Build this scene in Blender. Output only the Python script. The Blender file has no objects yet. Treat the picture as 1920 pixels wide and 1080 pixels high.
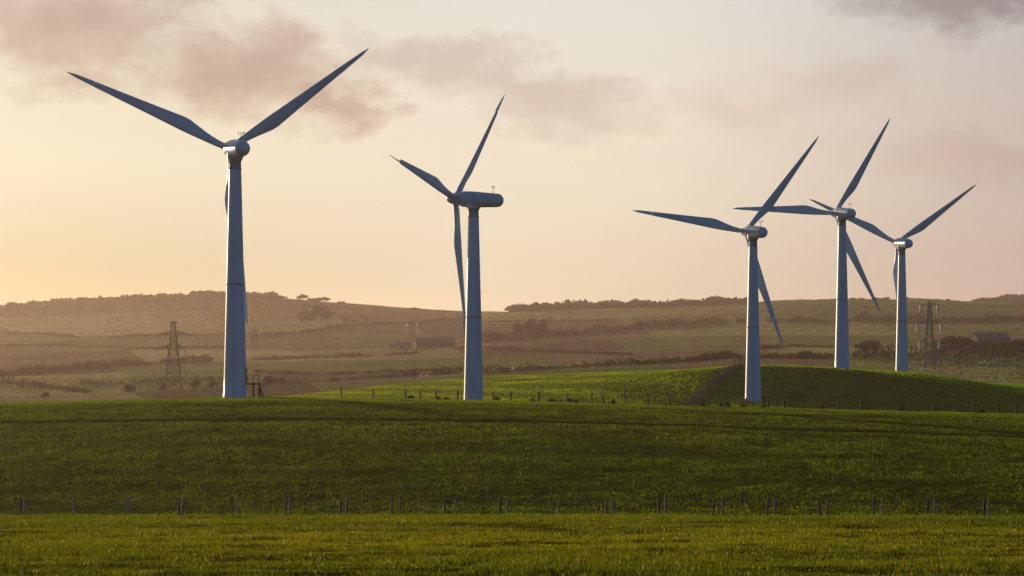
import bpy, math, random
import numpy as np
from mathutils import Matrix, Vector

R = math.radians
sc = bpy.context.scene
col = sc.collection
rng = np.random.default_rng(7)
random.seed(7)

# ------------------------------------------------------------------ camera
F = 4516.0            # focal length in pixels of a 1920 wide picture
EYE = 12.0            # eye height, metres
HORIZON = 640.0       # image row of the eye level
cam_data = bpy.data.cameras.new('camera')
cam_data.sensor_width = 36.0
cam_data.lens = 36.0 * F / 1920.0
cam_data.shift_y = (HORIZON - 540.0) / 1920.0
cam_data.clip_start = 0.5
cam_data.clip_end = 20000.0
cam = bpy.data.objects.new('camera', cam_data)
col.objects.link(cam)
cam.location = (0, 0, EYE)
cam.rotation_euler = (R(90), 0, 0)
sc.camera = cam

# ------------------------------------------------------------------ light
SUN_AZ = 31.0         # degrees to the left of the view direction
SUN_EL = 6.8
sd = Vector((-math.sin(R(SUN_AZ)) * math.cos(R(SUN_EL)), math.cos(R(SUN_AZ)) * math.cos(R(SUN_EL)), math.sin(R(SUN_EL))))
sun_data = bpy.data.lights.new('sun', 'SUN')
sun_data.energy = 4.8
sun_data.angle = R(4.0)
sun_data.color = (1.0, 0.74, 0.43)
sun = bpy.data.objects.new('sun', sun_data)
col.objects.link(sun)
sun.rotation_euler = (-sd).to_track_quat('-Z', 'Y').to_euler()
sun.location = (-300, 300, 200)

world = bpy.data.worlds.new('World')
sc.world = world
world.use_nodes = True
SKY_STRENGTH = 0.10


def build_world():
    nt = world.node_tree
    nt.nodes.clear()
    N, L = nt.nodes.new, nt.links.new

    def link(a, b):
        L(a, b)

    def val(x, sock):
        if isinstance(x, (int, float)):
            sock.default_value = x
        elif isinstance(x, tuple):
            sock.default_value = x
        else:
            L(x, sock)

    def m(op, a, b=None, c=None, clamp=False):
        n = N('ShaderNodeMath'); n.operation = op; n.use_clamp = clamp
        val(a, n.inputs[0])
        if b is not None: val(b, n.inputs[1])
        if c is not None: val(c, n.inputs[2])
        return n.outputs[0]

    def smooth(x, a, b):
        n = N('ShaderNodeMapRange'); n.interpolation_type = 'SMOOTHSTEP'
        val(x, n.inputs[0]); n.inputs[1].default_value = a; n.inputs[2].default_value = b
        n.inputs[3].default_value = 0.0; n.inputs[4].default_value = 1.0
        return n.outputs[0]

    def mix(f, a, b, blend='MIX'):
        n = N('ShaderNodeMix'); n.data_type = 'RGBA'; n.blend_type = blend
        val(f, n.inputs[0]); val(a, n.inputs[6]); val(b, n.inputs[7])
        return n.outputs[2]

    out = N('ShaderNodeOutputWorld')
    bg = N('ShaderNodeBackground'); bg.inputs[1].default_value = SKY_STRENGTH
    L(bg.outputs[0], out.inputs[0])
    sky = N('ShaderNodeTexSky'); sky.sky_type = 'NISHITA'; sky.sun_disc = False
    sky.sun_elevation = R(SUN_EL); sky.sun_rotation = R(-SUN_AZ)
    sky.altitude = 60; sky.air_density = 1.0; sky.dust_density = 1.2; sky.ozone_density = 4.0
    tc = N('ShaderNodeTexCoord')
    sep = N('ShaderNodeSeparateXYZ'); L(tc.outputs['Generated'], sep.inputs[0])
    x, y, z = sep.outputs
    az = m('MULTIPLY', m('ARCTAN2', x, y), 57.2958)          # degrees, right positive
    el = m('MULTIPLY', m('ARCSINE', z), 57.2958)

    def noise(sx, sy, detail, rough, off=0.0, dist=0.0):
        c = N('ShaderNodeCombineXYZ')
        L(m('MULTIPLY', az, sx), c.inputs[0]); L(m('MULTIPLY', el, sy), c.inputs[1]); c.inputs[2].default_value = off
        n = N('ShaderNodeTexNoise'); n.inputs['Scale'].default_value = 1.0
        n.inputs['Detail'].default_value = detail; n.inputs['Roughness'].default_value = rough
        n.inputs['Distortion'].default_value = dist
        L(c.outputs[0], n.inputs['Vector'])
        return n.outputs[0]

    n1 = noise(0.75, 1.25, 8, 0.58, 1.3, 0.25)
    n2 = noise(0.18, 0.5, 4, 0.5, 7.7)
    n3 = noise(1.9, 2.6, 8, 0.62, 3.1, 0.2)

    # billowing displacement of the cloud outlines
    wn1 = noise(0.42, 0.75, 3, 0.5, 11.0); wn2 = noise(0.42, 0.75, 3, 0.5, 23.0)
    wn3 = noise(1.5, 2.2, 4, 0.6, 31.0); wn4 = noise(1.5, 2.2, 4, 0.6, 47.0)
    azw = m('ADD', az, m('ADD', m('MULTIPLY', m('SUBTRACT', wn1, 0.5), 4.5), m('MULTIPLY', m('SUBTRACT', wn3, 0.5), 1.5)))
    elw = m('ADD', el, m('ADD', m('MULTIPLY', m('SUBTRACT', wn2, 0.5), 1.8), m('MULTIPLY', m('SUBTRACT', wn4, 0.5), 0.9)))

    def blob(a, e, wa, up, dn, tilt=0.0):
        # 1 in the middle of a cloud at azimuth a, elevation e, 0 at its half widths; crisp top, soft base
        da = m('SUBTRACT', azw, a); de = m('ADD', m('SUBTRACT', elw, e), m('MULTIPLY', da, tilt))
        dq = m('MAXIMUM', m('DIVIDE', de, up), m('DIVIDE', de, -dn))
        q = m('ADD', m('POWER', m('DIVIDE', da, wa), 2.0), m('POWER', dq, 2.0))
        return m('SUBTRACT', 1.0, m('SQRT', q))

    def field(blobs, amp):
        s = blobs[0]
        for b in blobs[1:]:
            s = m('SMOOTH_MAX', s, b, 0.3)
        t = m('ADD', s, m('MULTIPLY', m('SUBTRACT', n1, 0.5), amp))
        return m('ADD', t, m('MULTIPLY', m('SUBTRACT', n3, 0.5), amp * 0.32))

    big = field([blob(-10.2, 7.5, 3.6, 1.5, 1.9, 0.0), blob(-6.3, 6.5, 3.1, 1.15, 1.7, 0.08), blob(-4.0, 5.9, 1.7, 0.7, 1.0, 0.2),
                 blob(-15.5, 8.2, 4.0, 1.6, 1.6), blob(-8.6, 8.8, 3.0, 1.4, 1.4)], 0.75)
    mid = field([blob(0.3, 6.1, 3.4, 0.85, 1.3, 0.24), blob(-1.9, 6.8, 2.2, 0.7, 1.2, 0.1)], 0.8)
    right = field([blob(10.6, 8.1, 3.7, 0.9, 1.1, -0.03), blob(15.0, 8.7, 4.0, 1.0, 1.0)], 0.75)
    faint = field([blob(5.2, 5.6, 2.4, 0.6, 1.0), blob(10.8, 4.3, 3.4, 0.6, 1.2, 0.1), blob(7.8, 6.1, 2.8, 0.7, 1.0)], 0.8)
    # scattered clouds of the same make over the rest of the sky
    away = smooth(m('ABSOLUTE', az), 15.0, 24.0)
    high = smooth(el, 10.0, 15.0)
    elsewhere = m('MULTIPLY', smooth(n2, 0.52, 0.68), m('MAXIMUM', away, high))

    c = sky.outputs[0]
    # thin high cloud spread over the sunward half of the sky, brightest round the sun
    sunv = N('ShaderNodeVectorMath'); sunv.operation = 'DOT_PRODUCT'
    L(tc.outputs['Generated'], sunv.inputs[0]); sunv.inputs[1].default_value = tuple(sd)
    ang = m('MULTIPLY', m('ARCCOSINE', sunv.outputs['Value']), 57.2958)

    def ramp(x, lo, hi, stops):
        mr = N('ShaderNodeMapRange'); L(x, mr.inputs[0]); mr.inputs[1].default_value = lo; mr.inputs[2].default_value = hi
        r = N('ShaderNodeValToRGB'); L(mr.outputs[0], r.inputs[0]); r.color_ramp.interpolation = 'EASE'
        e = r.color_ramp.elements
        while len(e) < len(stops): e.new(0.5)
        for k, (p, q) in enumerate(stops):
            e[k].position = (p - lo) / (hi - lo); e[k].color = (*q, 1)
        return r.outputs[0]
    vl = ramp(ang, 0, 120, [(0, (0.80, 0.60, 0.34)), (20, (0.50, 0.43, 0.28)), (32, (0.81, 0.70, 0.53)), (45, (0.675, 0.50, 0.45)), (65, (0.34, 0.28, 0.28)), (110, (0.10, 0.11, 0.15))])
    vh = ramp(ang, 0, 120, [(0, (1.0, 0.86, 0.66)), (24, (0.86, 0.78, 0.62)), (32, (0.92, 0.85, 0.74)), (45, (0.66, 0.58, 0.54)), (65, (0.32, 0.30, 0.32)), (110, (0.10, 0.12, 0.16))])
    vm = ramp(ang, 0, 120, [(0, (1.02, 0.86, 0.60)), (20, (0.89, 0.78, 0.57)), (32, (1.0, 0.84, 0.65)), (45, (0.70, 0.54, 0.47)), (65, (0.34, 0.29, 0.30)), (110, (0.10, 0.12, 0.16))])
    veil = mix(smooth(el, 0.6, 4.6), vl, mix(smooth(el, 4.4, 8.4), vm, vh))
    veil = mix(1.0, veil, (1 / SKY_STRENGTH, 1 / SKY_STRENGTH, 1 / SKY_STRENGTH, 1), 'MULTIPLY')
    vf = m('MULTIPLY', m('SUBTRACT', 1.0, smooth(el, 9.0, 32.0)), m('SUBTRACT', 1.0, smooth(ang, 38.0, 85.0)))
    vf = m('MULTIPLY', vf, m('ADD', 0.72, m('MULTIPLY', n2, 0.14)))
    c = mix(vf, c, veil)
    mk = mix(m('MULTIPLY', smooth(big, -0.1, 0.6), 0.66), c, mix(1.0, c, (0.69, 0.53, 0.50, 1), 'MULTIPLY'))
    mk = mix(m('MULTIPLY', smooth(big, 0.3, 1.0), 0.6), mk, mix(1.0, mk, (0.74, 0.66, 0.67, 1), 'MULTIPLY'))
    mk = mix(m('MULTIPLY', smooth(mid, -0.1, 0.8), 0.6), mk, mix(1.0, mk, (0.70, 0.58, 0.58, 1), 'MULTIPLY'))
    mk = mix(m('MULTIPLY', smooth(right, -0.1, 0.8), 0.85), mk, mix(1.0, mk, (0.54, 0.46, 0.49, 1), 'MULTIPLY'))
    mk = mix(m('MULTIPLY', smooth(faint, 0.0, 0.9), 0.4), mk, mix(1.0, mk, (0.86, 0.72, 0.70, 1), 'MULTIPLY'))
    mk = mix(m('MULTIPLY', elsewhere, 0.5), mk, mix(1.0, mk, (0.8, 0.72, 0.72, 1), 'MULTIPLY'))
    # bright thin edges where cloud is thin enough for the sun to come through
    def rim(f):
        return m('MULTIPLY', smooth(f, -0.16, 0.03), m('SUBTRACT', 1.0, smooth(f, 0.03, 0.2)))
    edge = m('MAXIMUM', m('MAXIMUM', rim(big), rim(mid)), rim(right))
    mk = mix(m('MULTIPLY', edge, 0.05), mk, mix(1.0, mk, (1.55, 1.30, 1.10, 1), 'MULTIPLY'))
    L(mk, bg.inputs[0])


build_world()

sc.view_settings.view_transform = 'Standard'
sc.view_settings.look = 'None'
sc.view_settings.gamma = 1.0
sc.view_settings.exposure = 0.0
sc.view_settings.use_curve_mapping = False
sc.render.engine = 'CYCLES'
sc.cycles.use_denoising = True
sc.cycles.max_bounces = 6
sc.cycles.volume_bounces = 0
sc.cycles.sample_clamp_indirect = 4.0

# ------------------------------------------------------------------ materials


def new_mat(name):
    mt = bpy.data.materials.new(name)
    mt.use_nodes = True
    return mt, mt.node_tree


def noise_color(nt, a, b, scale, detail=4, coord='Object', rough=0.55, vec_scale=None, lo=0.35, hi=0.65):
    tc = nt.nodes.new('ShaderNodeTexCoord')
    n = nt.nodes.new('ShaderNodeTexNoise')
    n.inputs['Scale'].default_value = scale
    n.inputs['Detail'].default_value = detail
    n.inputs['Roughness'].default_value = rough
    src = tc.outputs[coord]
    if vec_scale:
        mp = nt.nodes.new('ShaderNodeMapping'); mp.inputs['Scale'].default_value = vec_scale
        nt.links.new(src, mp.inputs['Vector']); src = mp.outputs[0]
    nt.links.new(src, n.inputs['Vector'])
    r = nt.nodes.new('ShaderNodeValToRGB')
    r.color_ramp.elements[0].position = lo; r.color_ramp.elements[0].color = (*a, 1)
    r.color_ramp.elements[1].position = hi; r.color_ramp.elements[1].color = (*b, 1)
    nt.links.new(n.outputs[0], r.inputs[0])
    return r.outputs[0], n.outputs[0]


def mat_simple(name, a, b, scale, rough=0.6, metal=0.0, bump=0.0, vec_scale=None, spec=0.5, coord='Object'):
    mt, nt = new_mat(name)
    p = nt.nodes['Principled BSDF']
    c, f = noise_color(nt, a, b, scale, vec_scale=vec_scale, coord=coord)
    nt.links.new(c, p.inputs['Base Color'])
    p.inputs['Roughness'].default_value = rough
    p.inputs['Metallic'].default_value = metal
    p.inputs['Specular IOR Level'].default_value = spec
    if bump:
        bn = nt.nodes.new('ShaderNodeBump'); bn.inputs['Strength'].default_value = bump
        nt.links.new(f, bn.inputs['Height']); nt.links.new(bn.outputs[0], p.inputs['Normal'])
    return mt


def mat_leaf(name, a, b, scale, trans=0.4, spec=0.0):
    mt, nt = new_mat(name)
    nt.nodes.remove(nt.nodes['Principled BSDF'])
    out = nt.nodes['Material Output']
    c, f = noise_color(nt, a, b, scale)
    d = nt.nodes.new('ShaderNodeBsdfDiffuse'); t = nt.nodes.new('ShaderNodeBsdfTranslucent')
    nt.links.new(c, d.inputs[0]); nt.links.new(c, t.inputs[0])
    mx = nt.nodes.new('ShaderNodeMixShader'); mx.inputs[0].default_value = trans
    nt.links.new(d.outputs[0], mx.inputs[1]); nt.links.new(t.outputs[0], mx.inputs[2])
    last = mx.outputs[0]
    if spec:
        g = nt.nodes.new('ShaderNodeBsdfGlossy'); g.inputs['Roughness'].default_value = 0.35
        m2 = nt.nodes.new('ShaderNodeMixShader'); m2.inputs[0].default_value = spec
        nt.links.new(last, m2.inputs[1]); nt.links.new(g.outputs[0], m2.inputs[2]); last = m2.outputs[0]
    nt.links.new(last, out.inputs[0])
    return mt


M = {}
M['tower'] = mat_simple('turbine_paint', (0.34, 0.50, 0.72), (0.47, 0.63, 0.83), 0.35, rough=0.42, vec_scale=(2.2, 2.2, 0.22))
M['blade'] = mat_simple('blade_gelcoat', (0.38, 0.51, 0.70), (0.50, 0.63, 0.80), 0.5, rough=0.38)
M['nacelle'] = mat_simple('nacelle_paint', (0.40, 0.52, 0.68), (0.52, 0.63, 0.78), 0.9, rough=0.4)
M['neck'] = mat_simple('shaded_neck_ring_paint', (0.20, 0.23, 0.27), (0.28, 0.31, 0.36), 1.0, rough=0.6)  # paint darkened for the nacelle's shade on the neck; flange rings share it
M['dark_steel'] = mat_simple('dark_steel', (0.05, 0.05, 0.055), (0.09, 0.085, 0.08), 3.0, rough=0.55, metal=0.3)
M['rust_steel'] = mat_simple('brown_steel', (0.06, 0.035, 0.025), (0.11, 0.06, 0.04), 3.0, rough=0.7)
M['galv'] = mat_simple('galvanised_steel', (0.035, 0.036, 0.038), (0.065, 0.066, 0.066), 1.5, rough=0.6, metal=0.0)
M['pale_galv'] = mat_simple('pale_galvanised_steel', (0.20, 0.20, 0.19), (0.30, 0.30, 0.28), 1.5, rough=0.7, spec=0.1)
M['insulator'] = mat_simple('insulator_glaze', (0.62, 0.62, 0.58), (0.75, 0.74, 0.70), 2.0, rough=0.25)
M['wire'] = mat_simple('wire', (0.10, 0.10, 0.10), (0.16, 0.155, 0.15), 1.0, rough=0.5, metal=0.5)
M['post'] = mat_simple('weathered_post', (0.15, 0.135, 0.11), (0.27, 0.245, 0.21), 6.0, rough=0.85, vec_scale=(3, 3, 0.5), bump=0.3)
M['old_post'] = mat_simple('tarred_post', (0.035, 0.03, 0.025), (0.08, 0.07, 0.055), 6.0, rough=0.85, vec_scale=(3, 3, 0.5), bump=0.3)
M['bark'] = mat_simple('bark', (0.04, 0.03, 0.022), (0.09, 0.07, 0.05), 1.5, rough=0.9, bump=0.3)
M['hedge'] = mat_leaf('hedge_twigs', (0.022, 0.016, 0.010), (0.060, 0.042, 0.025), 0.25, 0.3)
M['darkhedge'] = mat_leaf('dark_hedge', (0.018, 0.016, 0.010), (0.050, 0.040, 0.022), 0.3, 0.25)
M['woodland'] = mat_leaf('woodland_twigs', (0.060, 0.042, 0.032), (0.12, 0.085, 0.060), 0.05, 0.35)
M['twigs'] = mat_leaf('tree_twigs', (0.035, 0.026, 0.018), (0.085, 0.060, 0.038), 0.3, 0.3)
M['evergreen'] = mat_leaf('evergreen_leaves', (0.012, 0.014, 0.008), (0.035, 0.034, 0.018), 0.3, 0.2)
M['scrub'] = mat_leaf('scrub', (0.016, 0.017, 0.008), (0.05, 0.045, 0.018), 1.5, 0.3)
M['wool'] = mat_simple('sheep_wool', (0.55, 0.50, 0.42), (0.75, 0.70, 0.60), 8.0, rough=0.9, bump=0.4)
M['wall'] = mat_simple('rendered_wall', (0.26, 0.24, 0.21), (0.38, 0.35, 0.31), 0.6, rough=0.95, spec=0.05)
M['stonewall'] = mat_simple('stone_wall', (0.22, 0.20, 0.18), (0.34, 0.31, 0.27), 0.8, rough=0.95, spec=0.05)
M['barnwall'] = mat_simple('barn_cladding', (0.045, 0.042, 0.04), (0.085, 0.08, 0.075), 0.7, rough=0.95, spec=0.05)
M['slate'] = mat_simple('slate_roof', (0.08, 0.08, 0.09), (0.15, 0.145, 0.15), 0.6, rough=0.95, spec=0.05)
M['sheetroof'] = mat_simple('sheet_roof', (0.10, 0.10, 0.125), (0.16, 0.155, 0.185), 0.4, rough=0.95, spec=0.05)
M['window'] = mat_simple('window_glass', (0.02, 0.022, 0.025), (0.04, 0.042, 0.045), 1.0, rough=0.15)


def mat_ground():
    mt, nt = new_mat('grassland')
    p = nt.nodes['Principled BSDF']
    at = nt.nodes.new('ShaderNodeAttribute'); at.attribute_name = 'field_colour'
    c1, f1 = noise_color(nt, (0.62, 0.60, 0.55), (1.25, 1.22, 1.15), 0.22, detail=8, coord='Object', rough=0.62)
    c2, f2 = noise_color(nt, (0.75, 0.78, 0.7), (1.2, 1.15, 1.1), 0.012, detail=5, coord='Object', vec_scale=(0.6, 1, 1))
    a = nt.nodes.new('ShaderNodeMix'); a.data_type = 'RGBA'; a.blend_type = 'MULTIPLY'; a.inputs[0].default_value = 1
    nt.links.new(at.outputs['Color'], a.inputs[6]); nt.links.new(c1, a.inputs[7])
    b = nt.nodes.new('ShaderNodeMix'); b.data_type = 'RGBA'; b.blend_type = 'MULTIPLY'; b.inputs[0].default_value = 1
    nt.links.new(a.outputs[2], b.inputs[6]); nt.links.new(c2, b.inputs[7])
    nt.nodes.remove(p)
    tc = nt.nodes.new('ShaderNodeTexCoord')
    n = nt.nodes.new('ShaderNodeTexNoise'); n.inputs['Scale'].default_value = 1.6; n.inputs['Detail'].default_value = 6
    nt.links.new(tc.outputs['Object'], n.inputs['Vector'])
    bn = nt.nodes.new('ShaderNodeBump'); bn.inputs['Strength'].default_value = 1.0; bn.inputs['Distance'].default_value = 0.5
    nt.links.new(n.outputs[0], bn.inputs['Height'])
    d = nt.nodes.new('ShaderNodeBsdfDiffuse'); t = nt.nodes.new('ShaderNodeBsdfTranslucent')     # a sward: light comes through it as well
    for q in (d, t):
        nt.links.new(b.outputs[2], q.inputs[0]); nt.links.new(bn.outputs[0], q.inputs['Normal'])
    mx = nt.nodes.new('ShaderNodeMixShader'); mx.inputs[0].default_value = 0.5
    nt.links.new(d.outputs[0], mx.inputs[1]); nt.links.new(t.outputs[0], mx.inputs[2])
    nt.links.new(mx.outputs[0], nt.nodes['Material Output'].inputs[0])
    return mt


def mat_grass():
    mt, nt = new_mat('grass_blades')
    nt.nodes.remove(nt.nodes['Principled BSDF'])
    out = nt.nodes['Material Output']
    at = nt.nodes.new('ShaderNodeAttribute'); at.attribute_name = 'blade_colour'
    d = nt.nodes.new('ShaderNodeBsdfDiffuse'); t = nt.nodes.new('ShaderNodeBsdfTranslucent')
    g = nt.nodes.new('ShaderNodeBsdfGlossy'); g.inputs['Roughness'].default_value = 0.4
    nt.links.new(at.outputs['Color'], d.inputs[0]); nt.links.new(at.outputs['Color'], t.inputs[0])
    m1 = nt.nodes.new('ShaderNodeMixShader'); m1.inputs[0].default_value = 0.58
    nt.links.new(d.outputs[0], m1.inputs[1]); nt.links.new(t.outputs[0], m1.inputs[2])
    m2 = nt.nodes.new('ShaderNodeMixShader'); m2.inputs[0].default_value = 0.008
    nt.links.new(m1.outputs[0], m2.inputs[1]); nt.links.new(g.outputs[0], m2.inputs[2])
    nt.links.new(m2.outputs[0], out.inputs[0])
    return mt


M['ground'] = mat_ground()
M['grass'] = mat_grass()

# ------------------------------------------------------------------ helpers


class MB:
    """Collects vertices and faces of one mesh."""

    def __init__(self):
        self.v, self.f, self.s = [], [], []

    def add(self, vs, fs, smooth=False):
        b = len(self.v)
        self.v += [tuple(p) for p in vs]
        self.f += [tuple(b + i for i in q) for q in fs]
        self.s += [smooth] * len(fs)

    def loft(self, rings, caps=True, smooth=True):
        n = len(rings[0]); vs = [p for r in rings for p in r]; fs = []
        for i in range(len(rings) - 1):
            for j in range(n):
                a, b2 = i * n + j, i * n + (j + 1) % n
                fs.append((a, b2, b2 + n, a + n))
        self.add(vs, fs, smooth)
        if caps:
            self.add(rings[0], [tuple(reversed(range(n)))]); self.add(rings[-1], [tuple(range(n))])

    def lathe(self, prof, n=24, axis='Z', centre=(0, 0, 0), caps=True):
        rings = []
        for (r, h) in prof:
            ring = []
            for k in range(n):
                t = 2 * math.pi * k / n
                c, s = r * math.cos(t), r * math.sin(t)
                p = (c, s, h) if axis == 'Z' else ((c, h, -s) if axis == 'Y' else (h, c, s))
                ring.append(tuple(p[i] + centre[i] for i in range(3)))
            rings.append(ring)
        self.loft(rings, caps)

    def bar(self, a, b, r0, r1=None, n=4):
        a, b = Vector(a), Vector(b); r1 = r0 if r1 is None else r1
        d = (b - a)
        if d.length < 1e-6: return
        d.normalize()
        u = d.orthogonal().normalized(); w = d.cross(u)
        rings = []
        for p, r in ((a, r0), (b, r1)):
            rings.append([p + (u * math.cos(2 * math.pi * (k + .5) / n) + w * math.sin(2 * math.pi * (k + .5) / n)) * r for k in range(n)])
        self.loft(rings, True, n > 5)

    def box(self, lo, hi):
        x0, y0, z0 = lo; x1, y1, z1 = hi
        vs = [(x0, y0, z0), (x1, y0, z0), (x1, y1, z0), (x0, y1, z0), (x0, y0, z1), (x1, y0, z1), (x1, y1, z1), (x0, y1, z1)]
        self.add(vs, [(3, 2, 1, 0), (4, 5, 6, 7), (0, 1, 5, 4), (1, 2, 6, 5), (2, 3, 7, 6), (3, 0, 4, 7)])

    def mesh(self, name):
        me = bpy.data.meshes.new(name)
        me.from_pydata(self.v, [], self.f)
        me.polygons.foreach_set('use_smooth', self.s)
        me.update()
        return me


def obj(name, mb, mat, parent=None, loc=None, rot=None):
    me = mb.mesh(name) if isinstance(mb, MB) else mb
    if mat is not None and not me.materials:
        me.materials.append(M[mat])
    o = bpy.data.objects.new(name, me)
    col.objects.link(o)
    if parent is not None: o.parent = parent
    if loc is not None: o.location = loc
    if rot is not None: o.rotation_euler = rot
    return o


def tag(o, label=None, cat=None, group=None, kind=None):
    if label: o['label'] = label
    if cat: o['category'] = cat
    if group: o['group'] = group
    if kind: o['kind'] = kind
    return o


def empty(name, loc, rz=0.0):
    o = bpy.data.objects.new(name, None)
    o.empty_display_size = 1.0
    col.objects.link(o)
    o.location = loc; o.rotation_euler = (0, 0, rz)
    return o


def np_mesh(name, verts, faces, colour_name=None, colours=None, smooth=False):
    me = bpy.data.meshes.new(name)
    nv, nf, k = len(verts), len(faces), faces.shape[1]
    me.vertices.add(nv); me.vertices.foreach_set('co', verts.astype(np.float32).ravel())
    me.loops.add(nf * k); me.loops.foreach_set('vertex_index', faces.astype(np.int32).ravel())
    me.polygons.add(nf)
    me.polygons.foreach_set('loop_start', np.arange(0, nf * k, k, dtype=np.int32))
    me.polygons.foreach_set('loop_total', np.full(nf, k, dtype=np.int32))
    if smooth: me.polygons.foreach_set('use_smooth', np.ones(nf, dtype=bool))
    me.update(calc_edges=True)
    if colour_name:
        ca = me.color_attributes.new(colour_name, 'FLOAT_COLOR', 'POINT')
        c4 = np.ones((nv, 4), dtype=np.float32); c4[:, :3] = colours
        ca.data.foreach_set('color', c4.ravel())
    return me


# value noise on the ground plane
_tab = rng.random((256, 256))


def vnoise(x, y):
    x, y = np.asarray(x, float), np.asarray(y, float)
    xi, yi = np.floor(x).astype(int), np.floor(y).astype(int)
    fx, fy = x - xi, y - yi
    fx, fy = fx * fx * (3 - 2 * fx), fy * fy * (3 - 2 * fy)
    a = _tab[xi % 256, yi % 256]; b = _tab[(xi + 1) % 256, yi % 256]
    c = _tab[xi % 256, (yi + 1) % 256]; d = _tab[(xi + 1) % 256, (yi + 1) % 256]
    return (a * (1 - fx) + b * fx) * (1 - fy) + (c * (1 - fx) + d * fx) * fy - 0.5


# ------------------------------------------------------------------ terrain
# Height of the land by distance ahead of the camera and by bearing. A row gives, for one distance,
# either one height or a list of (bearing, sight-line row) pairs measured across the valley.
def zrow(d, pairs):
    return d, [(u, EYE + (HORIZON - v) / F * d) for u, v in pairs]


def flat(d, z):
    return d, [(0, z), (1920, z)]


ROWS = [
    flat(-300, 9.0), flat(-20, 10.5), flat(0, 10.35), flat(30, 7.9), flat(45, 6.9), flat(60, 6.14), flat(80, 5.30),
    zrow(100, [(0, 984), (480, 980), (960, 978), (1920, 981)]),
    flat(112, 3.7), flat(126, 2.75), flat(145, 0.6), flat(165, -0.45),
    (200, [(0, 1.65), (960, 1.7), (1920, 1.1)]),
    (240, [(0, 3.85), (480, 4.3), (960, 4.05), (1920, 2.8)]),
    (270, [(0, 4.68), (480, 5.40), (960, 4.93), (1920, 3.48)]),
    zrow(290, [(0, 758), (240, 751), (480, 745), (720, 748), (960, 754), (1200, 760), (1400, 764), (1560, 769), (1720, 773), (1920, 778)]),
    (312, [(0, 3.9), (480, 4.6), (960, 3.9), (1920, 2.3)]),
    (340, [(0, 1.5), (480, 2.0), (890, 1.7), (1920, 0.2)]),
    zrow(400, [(0, 775), (480, 768), (960, 764), (1200, 766), (1400, 763), (1560, 772), (1920, 785)]),
    zrow(418, [(0, 773), (480, 764), (960, 756), (1200, 750), (1340, 745), (1400, 748), (1440, 757), (1560, 755), (1720, 764), (1920, 778)]),
    zrow(440, [(0, 772), (480, 761), (960, 748), (1200, 730), (1340, 708), (1400, 706), (1560, 712), (1720, 730), (1920, 762)]),
    zrow(458, [(0, 771), (480, 758), (960, 741), (1200, 718), (1340, 690), (1400, 686), (1480, 687), (1560, 690), (1720, 706), (1920, 745)]),
    zrow(480, [(0, 770), (480, 756), (720, 748), (960, 734), (1200, 706), (1340, 688), (1400, 687), (1560, 692), (1720, 700), (1920, 730)]),
    zrow(525, [(0, 769), (480, 752), (720, 738), (960, 719), (1200, 694), (1400, 692), (1560, 700), (1720, 713), (1920, 722)]),
    zrow(600, [(0, 764), (240, 757), (480, 748), (720, 726), (870, 712), (960, 706), (1200, 697), (1400, 697), (1560, 706), (1720, 716), (1920, 728)]),
    zrow(700, [(0, 755), (240, 750), (480, 743), (720, 721), (960, 703), (1200, 691), (1400, 682), (1560, 689), (1720, 704), (1920, 716)]),
    zrow(850, [(0, 738), (240, 736), (480, 728), (720, 711), (960, 696), (1200, 684), (1400, 675), (1560, 677), (1720, 690), (1920, 695)]),
    zrow(1000, [(0, 713), (240, 706), (480, 706), (720, 700), (960, 688), (1200, 677), (1400, 668), (1560, 668), (1720, 670), (1920, 670)]),
    zrow(1300, [(0, 690), (240, 680), (480, 680), (720, 675), (960, 665), (1200, 655), (1400, 650), (1560, 650), (1720, 652), (1920, 652)]),
    zrow(1700, [(0, 655), (240, 650), (480, 650), (720, 645), (960, 640), (1200, 631), (1400, 628), (1560, 628), (1720, 628), (1920, 628)]),
    zrow(2200, [(0, 615), (240, 606), (480, 600), (720, 607), (960, 611), (1200, 600), (1400, 596), (1560, 595), (1720, 596), (1920, 595)]),
    zrow(2700, [(0, 582), (120, 570), (240, 566), (330, 559), (420, 555), (480, 557), (600, 566), (720, 575), (800, 582), (930, 587), (1000, 583),
                (1100, 578), (1250, 577), (1360, 572), (1480, 564), (1560, 563), (1720, 562), (1820, 567), (1920, 565)]),
    zrow(3000, [(0, 590), (420, 568), (960, 596), (1560, 575), (1920, 568)]),
    zrow(3600, [(0, 605), (420, 600), (960, 605), (1560, 595), (1780, 572), (1870, 557), (1960, 557), (2200, 590)]),
    flat(4300, 20.0), flat(5200, 10.0),
]
UG = np.arange(-1400.0, 3321.0, 20.0)
RD = np.array([r[0] for r in ROWS], float)


def _row(pairs):
    v = np.interp(UG, [p[0] for p in pairs], [p[1] for p in pairs])
    k = np.exp(-0.5 * (np.arange(-6, 7) / 2.0) ** 2); k /= k.sum()
    return np.convolve(np.pad(v, 6, mode='edge'), k, mode='valid')


RZ = np.array([_row(r[1]) for r in ROWS])
_h = np.diff(RD)[:, None]
_dl = np.diff(RZ, axis=0) / _h
SL = np.zeros_like(RZ)
SL[0], SL[-1] = _dl[0], _dl[-1]
_w1 = 2 * _h[1:] + _h[:-1]; _w2 = _h[1:] + 2 * _h[:-1]
_same = _dl[:-1] * _dl[1:] > 0
with np.errstate(divide='ignore', invalid='ignore'):
    _hm = (_w1 + _w2) / (_w1 / _dl[:-1] + _w2 / _dl[1:])
SL[1:-1] = np.where(_same, _hm, 0.0)


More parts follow.
